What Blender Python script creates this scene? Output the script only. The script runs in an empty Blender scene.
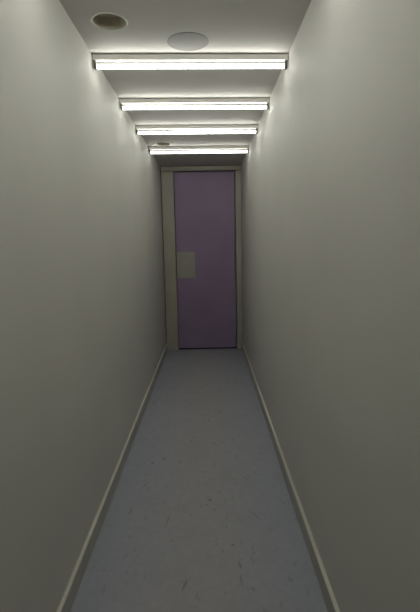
import bpy, bmesh, math, random
from mathutils import Vector, Matrix
random.seed(4)
S = bpy.context.scene
COL = S.collection

# ---------------------------------------------------------------- camera
cam_d = bpy.data.cameras.new('camera'); cam = bpy.data.objects.new('camera', cam_d); COL.objects.link(cam)
cam_d.sensor_fit = 'VERTICAL'; cam_d.sensor_height = 36.0; cam_d.lens = 441.8 / 612 * 36.0
cam_d.clip_start = 0.02
right = Vector((0.99978381, -0.00623905, -0.01983471)); up = Vector((0.02051048, 0.1392517, 0.99004459))
fwd = Vector((0.00341492, 0.99023737, -0.13934956))
cam.matrix_world = Matrix(((right.x, up.x, -fwd.x, 0.534), (right.y, up.y, -fwd.y, 0.0),
                           (right.z, up.z, -fwd.z, 1.3009), (0, 0, 0, 1)))
S.camera = cam
# ---------------------------------------------------------------- world, exposure
w = bpy.data.worlds.new('world'); S.world = w; w.use_nodes = True
w.node_tree.nodes['Background'].inputs[0].default_value = (0, 0, 0, 1)
w.node_tree.nodes['Background'].inputs[1].default_value = 0.0
S.view_settings.view_transform = 'Standard'; S.view_settings.look = 'None'
S.view_settings.gamma = 1.0; S.view_settings.use_curve_mapping = False
S.view_settings.exposure = 0.0
TUBE = 14.9                       # strength of the fluorescent tubes

W, H, D, Y0 = 0.95, 2.2119, 5.3607, -1.4     # corridor width, height, far end, near end

# ---------------------------------------------------------------- materials
def material(name, rough=0.5, spec=0.5):
    m = bpy.data.materials.new(name); m.use_nodes = True
    b = m.node_tree.nodes['Principled BSDF']
    b.inputs['Roughness'].default_value = rough; b.inputs['Specular IOR Level'].default_value = spec
    return m, m.node_tree, b

def painted(name, col, rough=0.5, spec=0.4, var=0.05, vscale=3.0, bump=0.08, bscale=260.0, metal=0.0):
    m, t, b = material(name, rough, spec); N, L = t.nodes.new, t.links.new
    b.inputs['Metallic'].default_value = metal
    tc = N('ShaderNodeTexCoord')
    n1 = N('ShaderNodeTexNoise'); n1.inputs['Scale'].default_value = vscale; n1.inputs['Detail'].default_value = 5
    L(tc.outputs['Object'], n1.inputs['Vector'])
    r = N('ShaderNodeValToRGB'); e = r.color_ramp.elements
    e[0].position = 0.3; e[1].position = 0.7
    e[0].color = tuple(c * (1 - var) for c in col) + (1,); e[1].color = tuple(min(1, c * (1 + var)) for c in col) + (1,)
    L(n1.outputs['Fac'], r.inputs['Fac']); L(r.outputs['Color'], b.inputs['Base Color'])
    if bump:
        n2 = N('ShaderNodeTexNoise'); n2.inputs['Scale'].default_value = bscale; n2.inputs['Detail'].default_value = 3
        L(tc.outputs['Object'], n2.inputs['Vector'])
        bp = N('ShaderNodeBump'); bp.inputs['Strength'].default_value = bump; bp.inputs['Distance'].default_value = 0.002
        L(n2.outputs['Fac'], bp.inputs['Height']); L(bp.outputs['Normal'], b.inputs['Normal'])
    return m

WALLC = (0.65, 0.642, 0.60)
M = {}
M['wall'] = painted('wall_paint', WALLC, 0.6, 0.14, 0.025, 2.0, 0.10, 220)
M['ceiling'] = painted('ceiling_paint', (0.545, 0.53, 0.495), 0.7, 0.3, 0.02, 2.5, 0.05, 180)
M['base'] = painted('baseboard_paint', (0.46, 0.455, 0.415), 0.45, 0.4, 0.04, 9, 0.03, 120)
M['ledge'] = painted('baseboard_top_lit', (0.70, 0.68, 0.60), 0.45, 0.3, 0.04, 9, 0.03, 120)  # baseboard colour lightened for the light its top catches
M['frame'] = painted('frame_paint', (0.455, 0.432, 0.362), 0.45, 0.4, 0.04, 6, 0.05, 90)
M['door'] = painted('lilac_door_paint', (0.32, 0.238, 0.375), 0.5, 0.4, 0.06, 3.5, 0.05, 120)
M['plate'] = painted('push_plate_metal', (0.41, 0.395, 0.335), 0.45, 0.5, 0.06, 14, 0.03, 150, 0.25)
M['housing'] = painted('white_enamel', (0.66, 0.65, 0.60), 0.35, 0.5, 0.02, 12, 0.0)
M['holder'] = painted('grey_plastic', (0.13, 0.125, 0.11), 0.5, 0.4, 0.05, 40, 0.0)
M['cap'] = painted('tube_cap_metal', (0.55, 0.55, 0.53), 0.35, 0.5, 0.03, 40, 0.0, 1, 0.8)
M['disc'] = painted('grey_plate', (0.275, 0.266, 0.25), 0.6, 0.35, 0.03, 30, 0.05, 500)
M['trim'] = painted('downlight_trim', (0.62, 0.61, 0.55), 0.4, 0.5, 0.03, 30, 0.0)
M['can'] = painted('downlight_can', (0.46, 0.43, 0.335), 0.5, 0.4, 0.08, 20, 0.0)
M['dark'] = painted('shadow_gap', (0.05, 0.048, 0.045), 0.8, 0.2, 0.05, 20, 0.0)

def tube_material(name, k):      # older tubes give a little less light
    m, t, b = material(name, 0.3)
    b.inputs['Base Color'].default_value = (0.9, 0.9, 0.9, 1)
    b.inputs['Emission Color'].default_value = (0.985, 0.99, 0.93, 1)
    b.inputs['Emission Strength'].default_value = TUBE * k
    M[name] = m
tube_material('tube', 0.90); tube_material('old_tube', 0.68); tube_material('new_tube', 1.18)

def floor_material():
    m, t, b = material('grey_blue_lino', 0.55, 0.10); N, L = t.nodes.new, t.links.new
    tc = N('ShaderNodeTexCoord')
    def math_(op, a, c=None, clamp=False):
        n = N('ShaderNodeMath'); n.operation = op; n.use_clamp = clamp
        for i, v in enumerate((a, c)):
            if v is None: continue
            if isinstance(v, (int, float)): n.inputs[i].default_value = v
            else: L(v, n.inputs[i])
        return n.outputs[0]
    def noise(scale, detail=4, vec=None):
        n = N('ShaderNodeTexNoise'); n.inputs['Scale'].default_value = scale; n.inputs['Detail'].default_value = detail
        L(vec or tc.outputs['Object'], n.inputs['Vector']); return n.outputs['Fac']
    sep = N('ShaderNodeSeparateXYZ'); L(tc.outputs['Object'], sep.inputs[0])
    # greyer worn walking strip down the middle, blue-grey towards the edges
    off = math_('ABSOLUTE', math_('SUBTRACT', sep.outputs[0], W / 2))
    wear = math_('ADD', math_('MULTIPLY', off, 1.7), math_('MULTIPLY', noise(3.2), 0.5))
    r = N('ShaderNodeValToRGB'); e = r.color_ramp.elements
    e[0].position = 0.3; e[0].color = (0.43, 0.425, 0.445, 1); e[1].position = 0.95; e[1].color = (0.40, 0.415, 0.475, 1)
    L(wear, r.inputs['Fac'])
    # fine mottling
    mot = N('ShaderNodeMix'); mot.data_type = 'RGBA'; mot.blend_type = 'MULTIPLY'
    mr = N('ShaderNodeMapRange'); mr.inputs[1].default_value = 0.3; mr.inputs[2].default_value = 0.7
    mr.inputs[3].default_value = 0.95; mr.inputs[4].default_value = 1.04
    L(noise(34, 6), mr.inputs[0]); L(r.outputs['Color'], mot.inputs['A']); L(mr.outputs[0], mot.inputs['B'])
    mot.inputs['Factor'].default_value = 1.0
    # small scuffs strewn over the floor: stretched noise, thresholded
    mp = N('ShaderNodeMapping'); mp.inputs['Scale'].default_value = (30, 12, 1); mp.inputs['Rotation'].default_value = (0, 0, 0.25)
    L(tc.outputs['Object'], mp.inputs['Vector'])
    sc = N('ShaderNodeMapRange'); sc.inputs[1].default_value = 0.62; sc.inputs[2].default_value = 0.72
    L(noise(1.0, 2.5, mp.outputs['Vector']), sc.inputs[0])
    st = N('ShaderNodeMapRange'); st.inputs[1].default_value = 0.5; st.inputs[2].default_value = 0.75; st.inputs[4].default_value = 0.10
    L(noise(5.5, 7), st.inputs[0])
    total = math_('MAXIMUM', math_('MULTIPLY', sc.outputs[0], 0.26), st.outputs[0])
    # single marks: x, y, half width, half length, turn, darkness
    marks = [(.521, 2.105, .006, .008, 0, .8), (.511, 2.126, .004, .004, 0, .7), (.506, 2.062, .005, .005, 0, .5),
             (.421, 1.538, .0035, .026, -.35, .55), (.32, 1.947, .0035, .05, -.1, .35), (.166, 2.262, .004, .03, -.5, .35),
             (.619, 1.76, .007, .006, 0, .5), (.641, 1.638, .0035, .02, .2, .5), (.639, 1.557, .003, .03, .05, .4),
             (.719, 2.312, .004, .03, .6, .35), (.738, 1.971, .004, .045, .5, .3), (.55, 2.75, .005, .03, .7, .35),
             (.36, 2.35, .006, .008, 0, .3), (.60, 3.3, .006, .04, .3, .35), (.45, 3.9, .008, .05, -.6, .3)]
    for (x, y, a, l, rot, k) in marks:
        mm = N('ShaderNodeMapping'); mm.vector_type = 'TEXTURE'
        mm.inputs['Location'].default_value = (x, y, 0); mm.inputs['Rotation'].default_value = (0, 0, rot)
        mm.inputs['Scale'].default_value = (a, l, 1); L(tc.outputs['Object'], mm.inputs['Vector'])
        ln = N('ShaderNodeVectorMath'); ln.operation = 'LENGTH'; L(mm.outputs['Vector'], ln.inputs[0])
        q = N('ShaderNodeMapRange'); q.inputs[1].default_value = 1.6; q.inputs[2].default_value = 0.4
        q.inputs[3].default_value = 0; q.inputs[4].default_value = k; L(ln.outputs['Value'], q.inputs[0])
        total = math_('MAXIMUM', total, q.outputs[0])
    fin = N('ShaderNodeMix'); fin.data_type = 'RGBA'; L(total, fin.inputs['Factor'])
    L(mot.outputs['Result'], fin.inputs['A']); fin.inputs['B'].default_value = (0.09, 0.085, 0.08, 1)
    L(fin.outputs['Result'], b.inputs['Base Color'])
    bp = N('ShaderNodeBump'); bp.inputs['Strength'].default_value = 0.03; bp.inputs['Distance'].default_value = 0.0006
    L(noise(160, 3), bp.inputs['Height']); L(bp.outputs['Normal'], b.inputs['Normal'])
    return m
M['floor'] = floor_material()

# ---------------------------------------------------------------- mesh helpers
def bm_box(bm, x0, x1, y0, y1, z0, z1, bevel=0.0, seg=2):
    r = bmesh.ops.create_cube(bm, size=1.0)
    for v in r['verts']:
        v.co = Vector(((x0 + x1) / 2 + v.co.x * (x1 - x0), (y0 + y1) / 2 + v.co.y * (y1 - y0), (z0 + z1) / 2 + v.co.z * (z1 - z0)))
    if bevel:
        ed = list({e for v in r['verts'] for e in v.link_edges})
        bmesh.ops.bevel(bm, geom=ed, offset=bevel, segments=seg, profile=0.5, affect='EDGES')

def bm_prism(bm, prof, x0, x1):
    """closed (y, z) outline swept along x"""
    a = [bm.verts.new((x0, y, z)) for y, z in prof]; c = [bm.verts.new((x1, y, z)) for y, z in prof]
    n = len(prof)
    bm.faces.new(a[::-1]); bm.faces.new(c)
    for i in range(n):
        bm.faces.new((a[i], a[(i + 1) % n], c[(i + 1) % n], c[i]))

def bm_lathe(bm, prof, seg=48, mat=None):
    """profile of (radius, z) spun about z"""
    rings = []
    for r, z in prof:
        if r < 1e-6: rings.append([bm.verts.new((0, 0, z))])
        else: rings.append([bm.verts.new((r * math.cos(2 * math.pi * k / seg), r * math.sin(2 * math.pi * k / seg), z)) for k in range(seg)])
    for a, c in zip(rings, rings[1:]):
        for k in range(seg):
            j = (k + 1) % seg
            if len(a) == 1 and len(c) == 1: continue
            if len(a) == 1: bm.faces.new((a[0], c[k], c[j]))
            elif len(c) == 1: bm.faces.new((a[k], a[j], c[0]))
            else: bm.faces.new((a[k], a[j], c[j], c[k]))

def bm_rod(bm, r, x0, x1, y=0, z=0, seg=24):
    b2 = bmesh.new(); bm_lathe(b2, [(0, x0), (r, x0), (r, x1), (0, x1)], seg)
    for v in b2.verts: v.co = Vector((v.co.z, v.co.x + y, v.co.y + z))
    me = bpy.data.meshes.new('tmp'); b2.to_mesh(me); b2.free(); bm.from_mesh(me); bpy.data.meshes.remove(me)

def link(name, bm, mat, parent=None, smooth=None, loc=(0, 0, 0), rot=(0, 0, 0)):
    bmesh.ops.recalc_face_normals(bm, faces=bm.faces)
    me = bpy.data.meshes.new(name); bm.to_mesh(me); bm.free()
    me.materials.append(M[mat])
    o = bpy.data.objects.new(name, me); COL.objects.link(o); o.parent = parent
    o.location = loc; o.rotation_euler = rot
    if smooth:
        for p in me.polygons: p.use_smooth = True
        me.set_sharp_from_angle(angle=math.radians(smooth))
    return o

def box(name, mat, x0, x1, y0, y1, z0, z1, parent=None, bevel=0.0):
    bm = bmesh.new(); bm_box(bm, x0, x1, y0, y1, z0, z1, bevel); return link(name, bm, mat, parent)

def empty(name, loc=(0, 0, 0), rz=0.0):
    o = bpy.data.objects.new(name, None); o.empty_display_size = 0.1; COL.objects.link(o)
    o.location = loc; o.rotation_euler = (0, 0, rz); return o

def tag(o, label, cat, group=None, kind=None):
    o['label'] = label; o['category'] = cat
    if group: o['group'] = group
    if kind: o['kind'] = kind
    return o

# ---------------------------------------------------------------- room shell
T = 0.12
tag(box('floor', 'floor', -T, W + T, Y0 - T, D + 0.3, -0.1, 0.0), 'scuffed blue-grey linoleum corridor floor', 'floor', kind='structure')
tag(box('wall_left', 'wall', -T, 0, Y0, D + 0.14, 0.0, H), 'pale greenish grey corridor wall on the side of the push plate', 'wall', kind='structure')
tag(box('wall_right', 'wall', W, W + T, Y0, D + 0.14, 0.0, H), 'pale greenish grey corridor wall opposite the push plate side', 'wall', kind='structure')
tag(box('wall_far', 'wall', -T, W + T, D + 0.14, D + 0.26, 0.0, H), 'end wall of the corridor behind the lilac door', 'wall', kind='structure')
tag(box('wall_near', 'wall', -T, W + T, Y0 - T, Y0, 0.0, H), 'near end wall of the corridor facing the lilac door', 'wall', kind='structure')

DOWN = [(0.150, 1.962), (0.150, 4.208)]; HOLE = 0.066
bm = bmesh.new()
edges = []
def loop(pts):
    vs = [bm.verts.new((x, y, H)) for x, y in pts]
    edges.extend(bm.edges.new((vs[i], vs[(i + 1) % len(vs)])) for i in range(len(vs)))
loop([(-T, Y0 - T), (W + T, Y0 - T), (W + T, D + 0.26), (-T, D + 0.26)])
for cx, cy in DOWN:
    loop([(cx + HOLE * math.cos(2 * math.pi * k / 48), cy + HOLE * math.sin(2 * math.pi * k / 48)) for k in range(48)])
bmesh.ops.triangle_fill(bm, use_beauty=True, use_dissolve=False, edges=edges)
# drop faces that triangle_fill may put inside the holes
for f in list(bm.faces):
    c = f.calc_center_median()
    if any((c.x - cx) ** 2 + (c.y - cy) ** 2 < (HOLE * 0.985) ** 2 for cx, cy in DOWN): bm.faces.remove(f)
r = bmesh.ops.extrude_face_region(bm, geom=list(bm.faces))
for v in r['geom']:
    if isinstance(v, bmesh.types.BMVert): v.co.z += 0.02
tag(link('ceiling', bm, 'ceiling'), 'off-white painted corridor ceiling', 'ceiling', kind='structure')

BT, BH = 0.0145, 0.082
def baseboard(name, side, label):
    bm = bmesh.new()
    prof = [(0, 0), (BT, 0), (BT, BH - 0.003), (BT - 0.003, BH), (0, BH)]
    if side: prof = [(W - a, z) for a, z in prof]
    a = [bm.verts.new((x, Y0, z)) for x, z in prof]; c = [bm.verts.new((x, D, z)) for x, z in prof]
    bm.faces.new(a); bm.faces.new(c)
    for i in range(5): bm.faces.new((a[i], a[(i + 1) % 5], c[(i + 1) % 5], c[i]))
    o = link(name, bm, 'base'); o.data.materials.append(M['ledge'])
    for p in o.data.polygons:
        if p.normal.z > 0.5: p.material_index = 1            # upward faces paler, light from above put into their colour
    tag(o, label, 'baseboard', kind='structure')
baseboard('baseboard_left', 0, 'narrow painted baseboard along the push plate side wall')
baseboard('baseboard_right', 1, 'narrow painted baseboard along the wall opposite the push plate side')

# ---------------------------------------------------------------- door at the far end
DX0, DX1, DZ1 = 0.155, 0.877, 2.150
door = empty('door_1', (0, 0, 0))
tag(door, 'tall narrow lilac door in an olive grey frame at the corridor end', 'door', kind='structure')
def jamb(name, x0, x1, z0, z1, y0=D, y1=D + 0.13, bev=0.004):
    return box(name, 'frame', x0, x1, y0, y1, z0, z1, door, bev)
jamb('jamb', 0.009, DX0 - 0.004, 0.0, DZ1 + 0.003)
jamb('jamb', DX1 + 0.004, W - 0.002, 0.0, DZ1 + 0.003)
jamb('head_jamb', 0.009, W - 0.002, DZ1 + 0.004, H - 0.006)
leaf = box('door_leaf', 'door', DX0 + 0.004, DX1 - 0.008, D + 0.018, D + 0.058, 0.020, DZ1 - 0.007, door, 0.002)
plate = box('push_plate', 'plate', DX0 + 0.007, 0.382, D + 0.0155, D + 0.018, 0.897, 1.209, door, 0.001)
plate['label'] = 'olive grey rectangular push plate at the door edge'
for sx in (DX0 + 0.018, 0.370):
    for sz in (0.910, 1.196):
        bm = bmesh.new(); bm_lathe(bm, [(0.0045, 0), (0.0045, 0.001), (0.003, 0.0022), (0, 0.0025)], 12)
        link('screw', bm, 'cap', plate, 40, (sx, D + 0.0156, sz), (math.pi / 2, 0, 0))
box('threshold', 'dark', DX0, DX1, D + 0.03, D + 0.12, 0.0, 0.006, door)

# ---------------------------------------------------------------- fluorescent batten lights
LEN, HW, HH, GAP = 0.944, 0.026, 0.0275, 0.003          # housing length, depth, height, gap to the ceiling
def light_fixture(y, lamp):
    root = empty('fluorescent_light', (W / 2, y, H), math.radians(2.4))
    x0, x1 = -LEN / 2, LEN / 2; zt, zb = -GAP, -GAP - HH
    bm = bmesh.new()
    bm_prism(bm, [(-HW / 2 + 0.002, zt), (-HW / 2, zt - 0.002), (-HW / 2, zb + 0.003), (-HW / 2 + 0.003, zb),
                  (HW / 2 - 0.003, zb), (HW / 2, zb + 0.003), (HW / 2, zt - 0.002), (HW / 2 - 0.002, zt)], x0 + 0.004, x1 - 0.004)
    link('housing', bm, 'housing', root)
    for s in (-1, 1):
        bm = bmesh.new(); xe = s * LEN / 2
        bm_box(bm, min(xe, xe - s * 0.004), max(xe, xe - s * 0.004), -HW / 2 - 0.001, HW / 2 + 0.001, zb - 0.001, zt + 0.001, 0.0008, 1)
        link('end_cap', bm, 'housing', root)
        bm = bmesh.new(); xa = s * (LEN / 2 - 0.0025)
        bm_box(bm, min(xa, xa - s * 0.013), max(xa, xa - s * 0.0115), -0.012, 0.012, zb - 0.036, zb + 0.001, 0.003)
        link('lamp_holder', bm, 'holder', root, 40)
        bm = bmesh.new(); bm_box(bm, s * 0.3 - 0.02, s * 0.3 + 0.02, -0.006, 0.006, zt, 0.0)
        link('mounting_block', bm, 'dark', root)
    zc = zb - 0.0242
    bm = bmesh.new(); bm_rod(bm, 0.0100, x0 + 0.018, x1 - 0.018, 0, zc)
    tube = link('tube', bm, lamp, root, 40)
    for s in (-1, 1):
        xa = s * (LEN / 2 - 0.013); xb = s * (LEN / 2 - 0.018)
        bm = bmesh.new(); bm_rod(bm, 0.0103, min(xa, xb), max(xa, xb), 0, zc)
        link('tube_cap', bm, 'cap', tube, 40)
    return root

spots = [(2.2783, 'lit fluorescent tube light beside the flat round ceiling plate'),
         (2.9330, 'lit fluorescent tube light third from the lilac door'),
         (3.5638, 'lit fluorescent tube light second from the lilac door'),
         (4.3079, 'lit fluorescent tube light nearest the lilac door, close to small downlight'),
         # the row goes on overhead, nearer the photographer
         (1.38, 'lit fluorescent tube light fifth from the lilac door'),
         (0.68, 'lit fluorescent tube light farthest from the lilac door')]
for y, lab in spots:
    tag(light_fixture(y + HW / 2, 'old_tube' if y > 4 else 'new_tube' if y < 2 else 'tube'), lab, 'light', 'fluorescent lights across the ceiling')

# ---------------------------------------------------------------- recessed downlights and ceiling plate
def downlight(cx, cy, label):
    root = tag(empty('recessed_downlight', (cx, cy, H)), label, 'downlight', 'unlit recessed downlights in the ceiling')
    bm = bmesh.new()
    bm_lathe(bm, [(0.0655, 0.004), (0.0685, -0.002), (0.072, -0.003), (0.075, -0.0022), (0.077, 0.0), (0.0655, 0.004)], 48)
    link('trim_ring', bm, 'trim', root, 50)
    bm = bmesh.new()
    bm_lathe(bm, [(0.0655, 0.0), (0.0655, 0.02), (0.060, 0.045), (0.030, 0.055), (0, 0.057),
                  (0, 0.059), (0.031, 0.057), (0.0625, 0.046), (0.0658, 0.02), (0.0658, 0.0)], 48)
    link('can', bm, 'can', root, 50)
    return root
downlight(*DOWN[0], 'unlit round downlight recessed beside the flat round ceiling plate')
downlight(*DOWN[1], 'unlit round downlight recessed between the two lights nearest the lilac door')

plate2 = tag(empty('ceiling_plate', (0.465, 2.157, H)), 'flat round grey ceiling plate, wider than the downlights and not recessed', 'ceiling plate')
bm = bmesh.new(); bm_lathe(bm, [(0.088, 0), (0.088, -0.0012), (0.0895, -0.0022), (0.092, -0.002), (0.094, -0.0006), (0.094, 0)], 56)
link('rim', bm, 'disc', plate2, 40)
bm = bmesh.new(); bm_lathe(bm, [(0.0877, 0), (0.0877, -0.0012), (0.06, -0.0018), (0, -0.0022)], 56)
link('face', bm, 'disc', plate2, 40)
